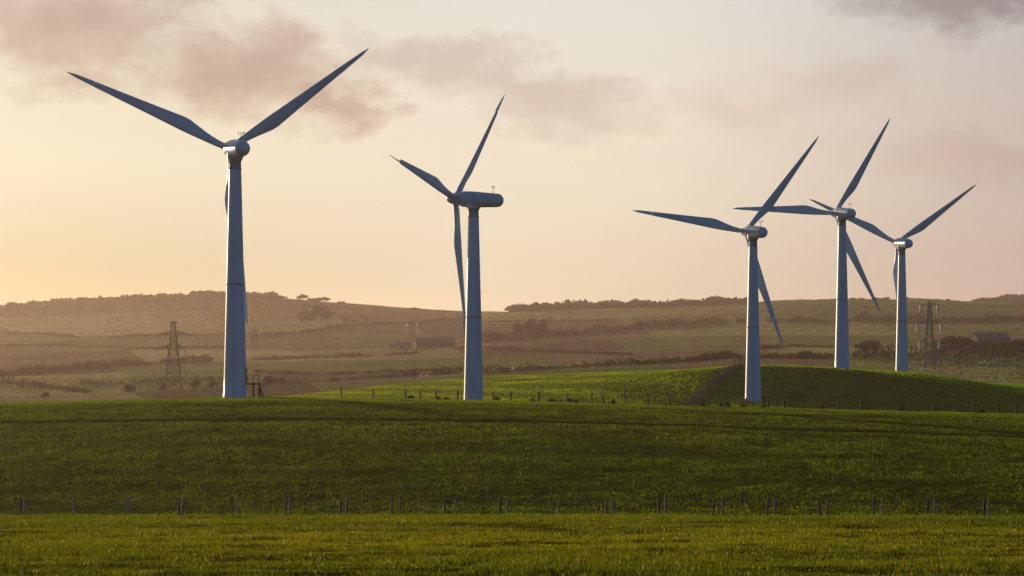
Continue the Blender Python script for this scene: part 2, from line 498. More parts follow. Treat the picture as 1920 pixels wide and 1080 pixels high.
def height(x, y, rough=True):
    x = np.asarray(x, float); y = np.asarray(y, float)
    u = 960 + x / np.maximum(y, 25.0) * F
    u = np.clip(u, UG[0], UG[-1] - 1e-3)
    d = np.clip(y, RD[0], RD[-1] - 1e-3)
    i = np.clip(np.searchsorted(RD, d, side='right') - 1, 0, len(RD) - 2)
    uf = (u - UG[0]) / 20.0; j = np.floor(uf).astype(int); t = uf - j

    def g(A, ii):
        return A[ii, j] * (1 - t) + A[ii, j + 1] * t
    h = RD[i + 1] - RD[i]; s = (d - RD[i]) / h
    z = ((1 + 2 * s) * (1 - s) ** 2) * g(RZ, i) + s * (1 - s) ** 2 * h * g(SL, i) + s * s * (3 - 2 * s) * g(RZ, i + 1) + s * s * (s - 1) * h * g(SL, i + 1)
    if rough:
        a = np.interp(y, [0, 60, 130, 300, 700, 2500], [0.14, 0.22, 0.16, 0.16, 0.35, 1.0])
        w = np.interp(y, [0, 130, 300, 700, 2500], [1 / 3.0, 1 / 5.0, 1 / 9.0, 1 / 25.0, 1 / 70.0])
        z = z + a * (vnoise(x * 0.22 + 5, y * 0.3 + 9) * 0.8 + vnoise(x * 0.7 + 31, y * 0.8) * 0.35) * np.where(y < 330, 1, 0)
        z = z + a * vnoise(x / 26.0 + 3, y / 30.0 + 8) * np.where(y < 330, 0.6, 1.0) + a * 1.0 * vnoise(x / 70.0, y / 90.0) * np.where(y < 330, 0.4, 1.2)
    return z


def hz(x, y):
    return float(height(np.array([x]), np.array([y]))[0])


def place(u, d):
    x = (u - 960) / F * d
    return Vector((x, d, hz(x, d)))


def find(u, v, dmin, dmax=3600):
    """distance at which the land seen on bearing u reaches sight-line row v"""
    d = np.arange(dmin, dmax, 2.0)
    x = (u - 960) / F * d
    row = HORIZON - (height(x, d, False) - EYE) / d * F
    k = np.nonzero(row <= v)[0]
    return float(d[k[0]]) if len(k) else dmax


# ---- field colours
def field_colour(x, y):
    u = 960 + x / np.maximum(y, 25.0) * F
    n = len(x)
    c = np.empty((n, 3))
    base = np.array((0.070, 0.108, 0.003))
    c[:] = base
    wob = vnoise(x / 60.0, y / 60.0) * 40
    pal = np.array([(0.115, 0.082, 0.064), (0.085, 0.103, 0.040), (0.185, 0.160, 0.105), (0.066, 0.048, 0.042), (0.072, 0.090, 0.036),
                    (0.140, 0.142, 0.066), (0.085, 0.060, 0.052), (0.140, 0.113, 0.080), (0.088, 0.090, 0.046)])
    # bands of fields up the far hillside, split again along each band
    edges = [[(-900, 640), (0, 640), (480, 650), (870, 640), (1400, 600), (2600, 620)],
             [(-900, 820), (0, 800), (420, 880), (800, 840), (1400, 900), (2600, 860)],
             [(-900, 1050), (0, 1040), (420, 1120), (900, 980), (1400, 1050), (2600, 1010)],
             [(-900, 1300), (0, 1280), (420, 1330), (900, 1250), (1400, 1300), (2600, 1250)],
             [(-900, 1700), (0, 1600), (420, 1620), (900, 1560), (1400, 1720), (2600, 1650)],
             [(-900, 2000), (0, 2000), (420, 1900), (900, 1850), (1400, 2080), (2600, 2060)],
             [(-900, 2400), (0, 2400), (420, 2350), (900, 2250), (1400, 2330), (2600, 2380)]]
    band = np.zeros(n, int)
    for e in edges:
        band += (y > np.interp(u, [p[0] for p in e], [p[1] for p in e])).astype(int)
    split = [1e9, 330, 260, 410, 300, 460, 380, 520]
    off = [0, 120, 40, 200, 310, 90, 250, 10]
    for b in range(1, 8):
        s = band == b
        if not s.any(): continue
        cell = np.floor((u[s] + off[b] + (y[s] - 1200) * 0.12) / split[b]).astype(int)
        c[s] = pal[(cell * 5 + b * 7) % len(pal)]
    far = np.clip((y - 600) / 250, 0, 1)[:, None]
    # front fields
    f = y < 640
    c[f & (y < 118)] = (0.085, 0.078, 0.006)
    g = vnoise(x / 8.0, y / 14.0)[:, None] * 0.35 + vnoise(x / 2.2 + 50, y / 6.0)[:, None] * 0.25
    c *= np.where(f[:, None], 1 + g, 1.0)
    hill = f & (y > 350)
    c[hill] *= hill_tint(x[hill], y[hill])
    # trodden bank
    bank = bank_x(y)
    onb = f & (y > 398) & (np.abs(x - bank) < 1.1)
    c[onb] = (0.17, 0.14, 0.085)
    # wheel tracks across the big field
    for pts in TRACKS:
        yt = np.interp(x, [p[0] for p in pts], [p[1] for p in pts], left=-999, right=pts[-1][1] if pts is TRACKS[0] else -999)
        k = np.exp(-((y - yt) / 1.7) ** 2) * 0.8
        c *= (1 - k)[:, None]
    return c


def hill_tint(x, y):
    """crop rows left of the bank, greener pasture right of it"""
    b = bank_x(y)
    strip = np.sin((x * 0.8 + y * 0.22 + vnoise(x / 30.0, y / 30.0) * 6) * 2 * math.pi / 13.0) * 0.5 + 0.5
    left = (1.0 + 0.75 * strip ** 2)[:, None] * np.array((1.12, 1.08, 1.0))
    right = np.ones((len(x), 1)) * np.array((1.05, 1.45, 1.0))  # greener crop, its colour also lifted to lighten the slope's shaded side
    return np.where((x > b)[:, None], right, left)


def bank_x(y):
    return np.interp(y, [395, 415, 440, 458, 480], [(1285 - 960) / F * 395, (1300 - 960) / F * 415, (1352 - 960) / F * 440, (1385 - 960) / F * 458, (1402 - 960) / F * 480])


def track(pix):
    o = []
    for u, v in pix:
        d = find(u, v, 170, 300)
        o.append(((u - 960) / F * d, d))
    return o


TRACKS = [track([(-300, 790), (250, 789), (500, 787), (750, 788), (1000, 791), (1280, 798), (1600, 808), (1920, 820), (2300, 834)]),
          track([(1200, 765), (1290, 769), (1450, 777), (1600, 788), (1750, 800), (1920, 815), (2300, 850)])]


def build_ground():
    d = np.concatenate([np.arange(-300, 50, 12.0), np.arange(50, 130, 0.6), np.arange(130, 300, 0.8), np.arange(300, 620, 2.0),
                        np.arange(620, 1000, 4.0), np.arange(1000, 2800, 9.0), np.arange(2800, 4300, 60.0), np.arange(4300, 5201, 300.0)])
    s = np.linspace(-1, 1, 421)
    s = 0.36 * s + 0.64 * s ** 5
    w = 110 + 0.62 * np.maximum(d, 0)
    X = s[None, :] * w[:, None]; Y = np.repeat(d[:, None], len(s), 1)
    x, y = X.ravel(), Y.ravel()
    z = height(x, y)
    for pts in TRACKS:
        yt = np.interp(x, [p[0] for p in pts], [p[1] for p in pts], left=-999)
        z -= 0.16 * np.exp(-((y - yt) / 0.9) ** 2)
    by = bank_x(y)
    z += 0.35 * np.exp(-((x - by) / 1.6) ** 2) * ((y > 396) & (y < 484))
    nr, nc = len(d), len(s)
    i, j = np.meshgrid(np.arange(nr - 1), np.arange(nc - 1), indexing='ij')
    a = (i * nc + j).ravel()
    faces = np.stack([a, a + 1, a + nc + 1, a + nc], 1)
    me = np_mesh('ground', np.stack([x, y, z], 1), faces, 'field_colour', field_colour(x, y), True)
    return tag(obj('ground', me, 'ground'), kind='structure')


ground = build_ground()


# ---- grass
def grass(name, label, n, dlo, dhi, hmin, hmax, wid, spread, colours, power=1.0):
    t = rng.random(n) ** power
    d = dlo + (dhi - dlo) * t
    half = 0.2126 * d * spread + 2
    # even cover per square metre across the wedge of land in sight
    x = (rng.random(n) * 2 - 1) * half
    z = height(x, d)
    clump = vnoise(x * 0.9, d * 0.6 + 40) + vnoise(x * 0.25 + 9, d * 0.2)
    clump = clump + 1.1 * vnoise(x * 2.1 + 70, d * 1.3)
    h = (hmin + (hmax - hmin) * rng.random(n)) * np.clip(1 + 1.0 * clump, 0.25, 2.4)
    for pts in TRACKS:
        yt = np.interp(x, [p[0] for p in pts], [p[1] for p in pts], left=-999)
        h *= 1 - 0.85 * np.exp(-((d - yt) / 1.9) ** 2)
    a = rng.random(n) * 2 * math.pi
    lean = (rng.random((n, 2)) - 0.5) * 0.9
    w = wid * (0.6 + 0.8 * rng.random(n))
    ca, sa = np.cos(a) * w, np.sin(a) * w
    p0 = np.stack([x - ca, d - sa, z - 0.03], 1); p1 = np.stack([x + ca, d + sa, z - 0.03], 1)
    p2 = np.stack([x + lean[:, 0] * h, d + lean[:, 1] * h, z + h], 1)
    v = np.stack([p0, p1, p2], 1).reshape(-1, 3)
    f = np.arange(3 * n).reshape(-1, 3)
    k = np.clip(0.5 + vnoise(x / 30.0 + 20, d / 5.0) * 0.9 + vnoise(x / 70.0 + 44, d / 14.0) * 0.6 + vnoise(x * 1.2 + 3, d * 0.7) * 0.35 + (rng.random(n) - 0.5) * 0.5, 0, 1)[:, None]
    c = np.array(colours[0]) * (1 - k) + np.array(colours[1]) * k
    pale = rng.random(n) < 0.035
    c[pale] = np.array(colours[2])
    for pts in TRACKS:
        yt = np.interp(x, [p[0] for p in pts], [p[1] for p in pts], left=-999)
        c *= (1 - 0.85 * np.exp(-((d - yt) / 1.9) ** 2))[:, None]
    if dlo > 350:
        c *= hill_tint(x, d)
        worn = (np.abs(x - bank_x(d)) < 1.2) & (d < 484)
        c[worn] = (0.16, 0.13, 0.07)
    c = np.repeat(c, 3, 0)
    me = np_mesh(name, v, f, 'blade_colour', c)
    return tag(obj(name, me, 'grass'), label, 'grass', kind='stuff')


GC = [(0.060, 0.088, 0.001), (0.23, 0.238, 0.003), (0.48, 0.46, 0.13)]
grass('pasture_grass', 'short yellow green pasture grass in front of the near fence', 410000, 52, 116, 0.04, 0.11, 0.020, 1.25, GC)
GC2 = [(0.072, 0.122, 0.001), (0.185, 0.242, 0.001), (0.21, 0.25, 0.004)]
grass('field_grass', 'dark green grass of the big field behind the near fence', 520000, 116, 318, 0.05, 0.15, 0.036, 1.1, GC2)
grass('hill_grass', 'green grass on the low hill behind the turbines', 200000, 395, 620, 0.10, 0.24, 0.11, 1.1, GC2)



def far_sward():
    """tufts of grass and crop over the far fields, each in the colour of its field"""
    n = 360000
    d = 610 + (2790 - 610) * rng.random(n) ** 1.25
    x = (rng.random(n) * 2 - 1) * (0.2126 * d * 1.1 + 4)
    z = height(x, d)
    h = (0.5 + 0.6 * rng.random(n)) * np.interp(d, [610, 1000, 2700], [0.16, 0.32, 0.45])
    w = (0.5 + 0.5 * rng.random(n)) * np.interp(d, [610, 1000, 2700], [0.45, 0.95, 2.2])
    a = (rng.random(n) - 0.5) * 2.2
    ca, sa = np.cos(a) * w, np.sin(a) * w
    lx, ly = (rng.random(n) - 0.5) * w * 1.6, (rng.random(n) - 0.5) * 0.5
    v = np.stack([np.stack([x - ca, d - sa, z - 0.1], 1), np.stack([x + ca, d + sa, z - 0.1], 1), np.stack([x + lx, d + ly, z + h], 1)], 1).reshape(-1, 3)
    c = field_colour(x, d) * (0.88 + 0.24 * rng.random(n) + 0.3 * vnoise(x / 30.0, d / 60.0))[:, None] * np.array((1.25, 1.36, 1.25))
    me = np_mesh('meadow_grass', v, np.arange(3 * n).reshape(-1, 3), 'blade_colour', np.repeat(c, 3, 0))
    tag(obj('meadow_grass', me, 'grass'), 'grass and crop tufts of the far hillside fields', 'grass', kind='stuff')


far_sward()

# ------------------------------------------------------------------ wind turbines
HUB = 30.0
ROTOR = 21.8


def blade_ring(r, le, te, th, circ=0.0, n=14, twist=0.0):
    pts = []
    for k in range(n):
        t = 2 * math.pi * k / n
        cx = (le + te) / 2 + (te - le) / 2 * math.cos(t)
        s = (1 - math.cos(t)) / 2                       # 0 at the trailing edge, 1 at the nose
        ay = th * math.sin(t) * (0.35 + 0.85 * s)
        cy = th * math.sin(t)
        x, y = cx, ay * (1 - circ) + cy * circ
        c, sn = math.cos(twist), math.sin(twist)
        pts.append((x * c - y * sn, x * sn + y * c, r * ROTOR))
    return pts


def edge_at(r):
    """leading edge, trailing edge, half thickness of a blade at a fraction of its span"""
    P = [0.0, 0.03, 0.085, 0.14, 0.20, 0.27, 0.31, 0.45, 0.65, 0.84, 0.95, 1.0]
    LE = [-.36, -.38, -.44, -.47, -.50, -.51, -.50, -.42, -.32, -.23, -.15, -.05]
    TE = [.36, .38, .44, .58, .88, 1.22, 1.26, 1.02, .70, .42, .24, .03]
    TH = [.36, .38, .42, .38, .32, .27, .24, .18, .12, .07, .04, .015]
    return np.interp(r, P, LE), np.interp(r, P, TE), np.interp(r, P, TH)


def blade_mesh():
    m = MB(); rings = []
    for r in (0.018, 0.03, 0.085, 0.12, 0.16, 0.20, 0.24, 0.27, 0.31, 0.38, 0.45, 0.55, 0.65, 0.75, 0.838):
        le, te, th = edge_at(r)
        rings.append(blade_ring(r, le, te, th, max(0, 1 - max(0, r - 0.085) / 0.15), twist=R(12) * (1 - r)))
    m.loft(rings)
    m.bar((0.06, 0, 0.80 * ROTOR), (0.06, 0, 0.86 * ROTOR), 0.06, n=8)
    return m.mesh('blade')


def tip_mesh():
    m = MB(); rings = []
    for r in (0.839, 0.88, 0.92, 0.95, 0.975, 0.992, 1.0):
        le, te, th = edge_at(r)
        rings.append([(p[0], p[1], p[2]) for p in blade_ring(r, le, te, th, 0, twist=R(2))])
    m.loft(rings)
    return m.mesh('blade_tip')


def tower_mesh():
    m = MB()
    prof = [(1.46, -0.6), (1.46, 0.25), (1.42, 0.3)]
    for k in range(1, 15):
        t = k / 14.0
        prof.append((1.42 + (0.74 - 1.42) * t ** 0.95, 0.3 + 27.2 * t))
    m.lathe(prof, 40)
    return m.mesh('tower')


def neck_mesh():
    m = MB(); m.lathe([(0.74, 27.5), (0.80, 27.52), (0.80, 27.62), (0.72, 27.66), (0.72, 28.5), (0.82, 28.56), (0.82, 28.95), (0.6, 29.05)], 32)
    return m.mesh('yaw_neck')


def ring_mesh(z, r):
    m = MB(); m.lathe([(r - 0.04, z - 0.09), (r + 0.045, z - 0.07), (r + 0.045, z + 0.07), (r - 0.04, z + 0.09)], 36)
    return m.mesh('flange_ring')


def nacelle_mesh():
    m = MB()
    prof = [(0.55, 2.02), (0.92, 2.0), (1.06, 1.85), (1.12, 1.4), (1.12, 0.2), (1.06, -1.4), (0.98, -3.0), (0.95, -3.6)]
    for k in range(1, 9):
        a = R(90 * k / 9)
        prof.append((0.95 * math.cos(a), -3.6 - 0.95 * math.sin(a)))
    prof.append((0.02, -4.56))
    m.lathe(prof, 32, axis='Y')
    # saddle under the nacelle over the yaw bearing
    m.lathe([(0.95, -1.25), (0.98, -1.1), (1.0, -0.5)], 28)
    return m.mesh('nacelle')


def seam_mesh(y, r):
    m = MB(); m.lathe([(r, y - 0.04), (r + 0.02, y - 0.03), (r + 0.02, y + 0.03), (r, y + 0.04)], 32, axis='Y')
    return m.mesh('seam_band')


def hub_mesh():
    m = MB()
    m.lathe([(0.5, 2.05), (0.72, 2.1), (0.78, 2.4), (0.78, 3.2), (0.70, 3.5)], 24, axis='Y')
    for k in range(3):
        a = R(120 * k)
        d = Vector((math.sin(a), 0, math.cos(a)))
        c = Vector((0, 2.8, 0))
        m.bar(c + d * 0.3, c + d * 0.98, 0.46, 0.46, 16)
    return m.mesh('hub')


def nose_mesh():
    m = MB(); m.lathe([(0.69, 3.52), (0.62, 3.75), (0.45, 4.0), (0.2, 4.15), (0.02, 4.18)], 20, axis='Y')
    return m.mesh('nose_cone')


def mast_mesh():
    m = MB()
    m.bar((0, -2.9, 0.9), (0, -2.9, 2.1), 0.045, 0.03, 6)
    m.bar((-0.32, -2.9, 1.75), (0.32, -2.9, 1.75), 0.025, n=6)
    m.lathe([(0.02, 1.78), (0.09, 1.85), (0.02, 1.95)], 8, centre=(-0.32, -2.9, 0))
    m.box((0.2, -3.02, 1.8), (0.42, -2.99, 1.98))
    return m.mesh('wind_mast')


TM = dict(blade=blade_mesh(), tip=tip_mesh(), tower=tower_mesh(), neck=neck_mesh(), ring=ring_mesh(13.5, 1.09), nacelle=nacelle_mesh(),
          seam=seam_mesh(0.2, 1.12), seam2=seam_mesh(-3.0, 0.982), hub=hub_mesh(), nose=nose_mesh(), mast=mast_mesh())


def turbine(u, hub_v, d, yaw, ang, label, feather=False):
    x = (u - 960) / F * d
    z = EYE + (HORIZON - hub_v) / F * d - HUB
    r = empty('wind_turbine', (x, d, z), R(yaw))
    tag(r, label, 'wind turbine', 'wind turbines in the fields')
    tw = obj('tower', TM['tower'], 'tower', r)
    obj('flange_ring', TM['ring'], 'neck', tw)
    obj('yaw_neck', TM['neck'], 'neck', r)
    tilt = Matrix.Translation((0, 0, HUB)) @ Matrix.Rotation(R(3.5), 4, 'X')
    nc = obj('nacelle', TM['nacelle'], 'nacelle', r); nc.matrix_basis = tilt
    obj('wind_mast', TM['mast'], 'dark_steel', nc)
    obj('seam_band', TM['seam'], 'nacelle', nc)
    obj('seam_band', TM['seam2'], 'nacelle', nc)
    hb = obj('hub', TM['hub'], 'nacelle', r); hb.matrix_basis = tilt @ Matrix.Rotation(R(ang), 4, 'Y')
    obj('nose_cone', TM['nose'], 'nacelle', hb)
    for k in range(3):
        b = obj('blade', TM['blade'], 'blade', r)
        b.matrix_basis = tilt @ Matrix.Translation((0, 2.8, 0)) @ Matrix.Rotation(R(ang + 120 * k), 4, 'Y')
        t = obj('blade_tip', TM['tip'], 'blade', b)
        if feather:
            t.rotation_euler = (0, 0, R(72))
    return r


T1 = turbine(441, 279, 293, 20, 53.4, 'largest and nearest white wind turbine, leftmost in the picture, with steps at its foot')
T2 = turbine(888, 374, 338, 66, 42.5, 'white wind turbine turned side-on, second from the left, long nacelle showing', True)
T3 = turbine(1412, 435, 418, 20, 38.7, 'white wind turbine standing in front of the low dark green hill, third from the left')
T4 = turbine(1579, 400, 461, 20, 31.3, 'white wind turbine on the low hill with one blade level to the left')
T5 = turbine(1691, 456, 509, 13, 54.5, 'smallest and farthest white wind turbine, rightmost of the five')


def platform(parent, rz):
    def root_part(name, m, mat, p=None):
        o = obj(name, m, mat, p or parent)
        if p is None: o.rotation_euler = (0, 0, rz)
        return o
    m = MB(); m.box((1.2, -0.55, 1.28), (3.0, 0.55, 1.52))
    deck = root_part('access_platform', m, 'dark_steel')
    for (px, py) in ((2.2, -0.5), (2.2, 0.5), (2.95, -0.5), (2.95, 0.5)):
        m = MB(); m.bar((px, py, -0.6), (px, py, 1.42), 0.09, n=6); obj('leg', m, 'rust_steel', deck)
    for py in (-0.53, 0.53):
        m = MB()
        for z in (2.0, 2.5): m.bar((1.4, py, z), (2.95, py, z), 0.025, n=6)
        for px in (1.5, 2.2, 2.95): m.bar((px, py, 1.5), (px, py, 2.5), 0.035, n=6)
        obj('railing', m, 'dark_steel', deck)
    m = MB()
    for k in range(5): m.box((2.98 + 0.07 * k, -0.4, 1.08 - 0.27 * k), (3.16 + 0.07 * k, 0.4, 1.13 - 0.27 * k))
    for py in (-0.42, 0.42): m.bar((2.96, py, 1.4), (3.42, py, -0.45), 0.08, n=4)
    obj('ladder', m, 'dark_steel', deck)
    m = MB(); m.box((1.30, -0.42, 1.52), (1.41, 0.42, 3.4)); root_part('door', m, 'dark_steel')


platform(T1, R(-20))

# ------------------------------------------------------------------ fences


def fence(label, pts, h, mat, wire_h, group=None, jitter=0.05, r=0.055, name='wire_fence', extra=0.0):
    p0 = pts[0]
    root = empty(name, p0)
    tag(root, label, 'fence', group)
    tops = []
    pm = []
    for k in range(3):
        m = MB(); rr = r * (0.9 + 0.15 * k)
        m.lathe([(rr, -0.5), (rr, h * 0.6), (rr * 0.97, h - 0.03), (rr * 0.7, h)], 8)
        pm.append(m.mesh('post'))
    for i, p in enumerate(pts):
        o = obj('post', pm[i % 3], mat, root, loc=p - p0)
        lx, ly = (random.random() - .5) * jitter * 2, (random.random() - .5) * jitter * 2
        o.rotation_euler = (lx, ly, 0)
        s = 1 + (random.random() - .5) * 0.16
        o.scale = (1, 1, s)
        tops.append((p - p0, lx, ly))
    for wh in wire_h:
        m = MB()
        for i in range(len(tops) - 1):
            (a, ax, ay), (b, bx, by) = tops[i], tops[i + 1]
            pa = a + Vector((ay * wh, -ax * wh - r, wh)); pb = b + Vector((by * wh, -bx * wh - r, wh))
            mid = (pa + pb) / 2 - Vector((0, 0, 0.02))
            m.bar(pa, mid, 0.006, n=4); m.bar(mid, pb, 0.006, n=4)
        obj('wire', m, 'wire', root)
    return root


FD = 126.0
us = [1050 + 100.6 * k for k in range(-12, 11)]
fence('wire fence of pale weathered posts along the edge of the near pasture', [place(u + random.uniform(-5, 5), FD + random.uniform(-.2, .2)) for u in us],
      1.04, 'post', (0.35, 0.65, 0.9, 1.0), r=0.047, jitter=0.08)
fence('wire fence of short dark posts just behind the pale post fence', [place(u + random.uniform(-4, 4), FD + 5) for u in [1039 + 100.3 * k for k in range(-12, 11)]],
      1.25, 'old_post', (0.5, 0.9, 1.15), r=0.055, jitter=0.08)
cu = [640, 700, 760, 788, 818, 858, 925, 958, 1010, 1064, 1110, 1131, 1173, 1215, 1255, 1290, 1330, 1360, 1400, 1440, 1471, 1524, 1571, 1615, 1663, 1706, 1750, 1797, 1827, 1872, 1905, 1950]
fence('thin dark fence running behind the crest of the big field past the turbine feet', [place(u, 303 + 2 * math.sin(u * 0.01)) for u in cu], 1.35, 'old_post', (0.5, 0.85, 1.15), r=0.11)
bp = []
for yy in np.arange(399, 474, 5.5):
    bx = float(bank_x(yy)); bp.append(Vector((bx, yy, hz(bx, yy) + 0.33)))
fence('dark post fence climbing the grassy bank on the low hill', bp, 1.2, 'old_post', (0.4, 0.8, 1.05), r=0.12)

# ------------------------------------------------------------------ vegetation


def leaf_cloud(c, rad, n, size, rs, squash=None):
    """n leaf faces inside an ellipsoid, denser towards its skin"""
    g = rs.normal(size=(n, 3)); g /= np.linalg.norm(g, axis=1)[:, None]
    g *= (rs.random(n) ** 0.45)[:, None]
    p = g * np.array(rad) + np.array(c)
    a = rs.normal(size=(n, 3)); a /= np.linalg.norm(a, axis=1)[:, None]
    b = np.cross(a, rs.normal(size=(n, 3))); b /= np.linalg.norm(b, axis=1)[:, None]
    s = (size * (0.5 + rs.random(n)))[:, None]
    v = np.stack([p - a * s, p + b * s * 0.6, p + a * s, p - b * s * 0.6], 1)
    return v.reshape(-1, 3)


def cloud_mesh(name, parts):
    v = np.concatenate(parts)
    return np_mesh(name, v, np.arange(len(v)).reshape(-1, 4))


def tree(u, d, h, w, label, mat='twigs', trunk=0.3, seed=0, n=900, name='tree', leaf=None, group=None, flat_top=0.0, off=0.0):
    rs = np.random.default_rng(seed + 11)
    base = place(u, d); base.z += off
    root = empty(name, base)
    tag(root, label, 'tree' if name.endswith('tree') else 'bush', group)
    m = MB()
    hb = h * trunk
    tr = max(0.12, 0.028 * h)
    lean = Vector((rs.uniform(-.06, .06) * h, rs.uniform(-.06, .06) * h, 0))
    fork = Vector((0, 0, hb)) + lean
    m.bar((0, 0, -0.8), fork, tr, tr * 0.75, 8)
    parts = []
    k = 7
    lf = leaf or 0.045 * (h + w) / 2 + 0.05
    for i in range(k):
        a = 2 * math.pi * (i + rs.random() * 0.6) / k
        rr = w / 2 * rs.uniform(0.35, 0.66)
        zz = hb + (h - hb) * rs.uniform(0.28, 0.72 - 0.1 * flat_top)
        tip = Vector((math.cos(a) * rr, math.sin(a) * rr, zz))
        m.bar(fork - Vector((0, 0, hb * 0.15 * rs.random())), tip, tr * 0.45, tr * 0.1, 6)
        m.bar(fork.lerp(tip, 0.6), tip + Vector((rs.uniform(-1, 1), rs.uniform(-1, 1), rs.uniform(0.3, 1))) * w * 0.14, tr * 0.2, tr * 0.05, 5)
        rad = (w * rs.uniform(0.15, 0.26), w * rs.uniform(0.15, 0.26), (h - hb) * rs.uniform(0.16, 0.27))
        parts.append(leaf_cloud(tip, rad, n // (k + 2), lf, rs))
    for i in range(2):
        tip = Vector((rs.uniform(-.15, .15) * w, rs.uniform(-.15, .15) * w, hb + (h - hb) * (0.75 - 0.05 * flat_top)))
        m.bar(fork, tip, tr * 0.5, tr * 0.1, 6)
        parts.append(leaf_cloud(tip, (w * 0.24, w * 0.24, (h - hb) * 0.24), n // (k + 2), lf, rs))
    obj('trunk', m, 'bark', root)
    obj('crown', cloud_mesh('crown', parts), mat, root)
    return root


def hedge(pix, hgt, wid, label, mat='hedge', dens=8.0, seed=0, gap=0.12, leaf=0.35, name='hedge', dist=None, kind=None, cat='hedge', rows=(0.0,)):
    """pix: bearing, sight-line row, nearest distance allowed"""
    rs = np.random.default_rng(seed + 101)
    P = []
    for q in pix:
        d = q[2] if dist else find(q[0], q[1], q[2])
        P.append(Vector(((q[0] - 960) / F * d, d, 0)))
    parts = []
    for a, b, ro in [(p, q, r) for r in rows for p, q in zip(P[:-1], P[1:])]:
        L = (b - a).length
        nb = max(1, int(L / (wid * 0.55)))
        for i in range(nb):
            p = a.lerp(b, (i + rs.random()) / nb)
            p = p * ((p.y - ro * rs.uniform(0.8, 1.2)) / p.y)
            gp = vnoise(p.x / 14.0 + seed * 3.3, p.y / 40.0)
            if rs.random() < gap or gp < -0.36: continue
            hh = hgt * (0.55 + 0.55 * rs.random() + 0.9 * max(-0.3, float(gp)))
            if kind == 'stuff': hh *= float(np.clip(0.25 + min((p - P[0]).length, (p - P[-1]).length) / 90.0, 0.25, 1.0))
            zb = hz(p.x, p.y)
            c = (p.x - P[0].x, p.y - P[0].y, zb + hh * 0.45)
            parts.append(leaf_cloud(c, (wid * 0.75, wid * 0.6, hh * 0.56), int(dens * 8), leaf * (hh / 2.5) ** 0.5, rs))
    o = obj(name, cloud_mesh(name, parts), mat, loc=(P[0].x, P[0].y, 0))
    return tag(o, label, cat, kind=kind)


hedge([(500, 723, 660), (590, 717, 660), (650, 715, 660), (720, 710, 690), (800, 706, 700), (868, 700, 700)], 2.6, 2.6, 'dark bushy hedge on the slope left of the side-on turbine', seed=1, gap=0.25)
hedge([(905, 703, 700), (1000, 696, 700), (1050, 692, 700), (1200, 685, 700), (1300, 679, 700), (1392, 671, 720)], 2.6, 2.8, 'thick brown hedge along the top of the striped green hill', seed=2)
hedge([(1425, 674, 720), (1500, 673, 760), (1562, 671, 800)], 2.6, 2.6, 'brown hedge between the third and fourth turbine above the dark hill', seed=3)
hedge([(1600, 672, 900), (1675, 672, 900), (1715, 672, 900), (1800, 672, 900), (1870, 671, 900), (1990, 670, 900)], 5.2, 4.2, 'tall very dark hedge behind the sheep pasture', 'darkhedge', seed=4, gap=0.0, dens=9)
hedge([(1440, 607, 1500), (1560, 604, 1500), (1700, 604, 1500), (1800, 605, 1500), (1990, 600, 1500)], 6.0, 5.5, 'long dark hedge across the upper hillside at the right', seed=5, gap=0.03, leaf=0.7)
hedge([(905, 643, 1200), (1000, 636, 1200), (1100, 627, 1200), (1250, 614, 1200), (1398, 604, 1300)], 5.2, 5.0, 'long brown hedge slanting up the hillside right of the side-on turbine', seed=6, gap=0.04, leaf=0.6)
hedge([(-60, 709, 900), (0, 706, 900), (60, 700, 900), (200, 690, 900), (310, 684, 900), (395, 679, 900)], 3.0, 4.0, 'thick brown hedge above the pale green strip at the far left', seed=7, gap=0.02, leaf=0.5)
hedge([(-40, 727, 860), (60, 727, 860), (110, 731, 850), (165, 737, 800)], 2.8, 3.8, 'low scrubby hedge below the pale green strip at the left edge', seed=8, gap=0.08)
hedge([(150, 724, 860), (230, 722, 860), (300, 718, 880), (418, 714, 890)], 2.4, 3.6, 'brown hedge passing behind the leftmost lattice pylon', seed=9, gap=0.08)
hedge([(-60, 628, 1600), (90, 628, 1600), (150, 633, 1600), (300, 632, 1600), (420, 630, 1600)], 2.6, 4.5, 'thin hedge line across the hazy left hillside', seed=10, gap=0.15, leaf=0.6)
hedge([(468, 634, 1500), (560, 627, 1500), (640, 614, 1600), (740, 608, 1600), (868, 601, 1600)], 3.2, 5.0, 'hazy hedge under the big spreading trees on the left hill', seed=11, gap=0.08, leaf=0.7)
hedge([(470, 676, 1000), (540, 673, 1000), (640, 670, 1000), (700, 668, 1000), (790, 664, 1000)], 2.0, 3.2, 'low hedge on the valley floor between the two nearest turbines', seed=12, gap=0.2, leaf=0.5)
hedge([(915, 657, 1100), (1000, 660, 1100), (1100, 664, 1100), (1180, 667, 1050)], 2.0, 3.2, 'low hedge on the middle slope right of the side-on turbine', seed=13, gap=0.15, leaf=0.5)
hedge([(920, 604, 1900), (1030, 604, 1900), (1150, 602, 1900), (1200, 601, 1900)], 3.0, 6.0, 'faint hedge below the wooded skyline in the middle', seed=14, gap=0.2, leaf=0.8)
hedge([(480, 700, 900), (560, 704, 900), (700, 702, 900), (860, 692, 900)], 1.6, 3.0, 'low broken hedge bordering the brown valley field', seed=15, gap=0.3, leaf=0.45)
hedge([(-60, 652, 1400), (120, 650, 1400), (300, 655, 1400), (420, 652, 1400)], 2.0, 4.0, 'faint lower hedge line on the left hillside below the thin one', seed=16, gap=0.2, leaf=0.6)
hedge([(1420, 655, 1000), (1490, 650, 1100), (1560, 652, 1100)], 1.8, 3.2, 'short low hedge seen between the third and fourth turbine towers', seed=17, gap=0.2, leaf=0.5)
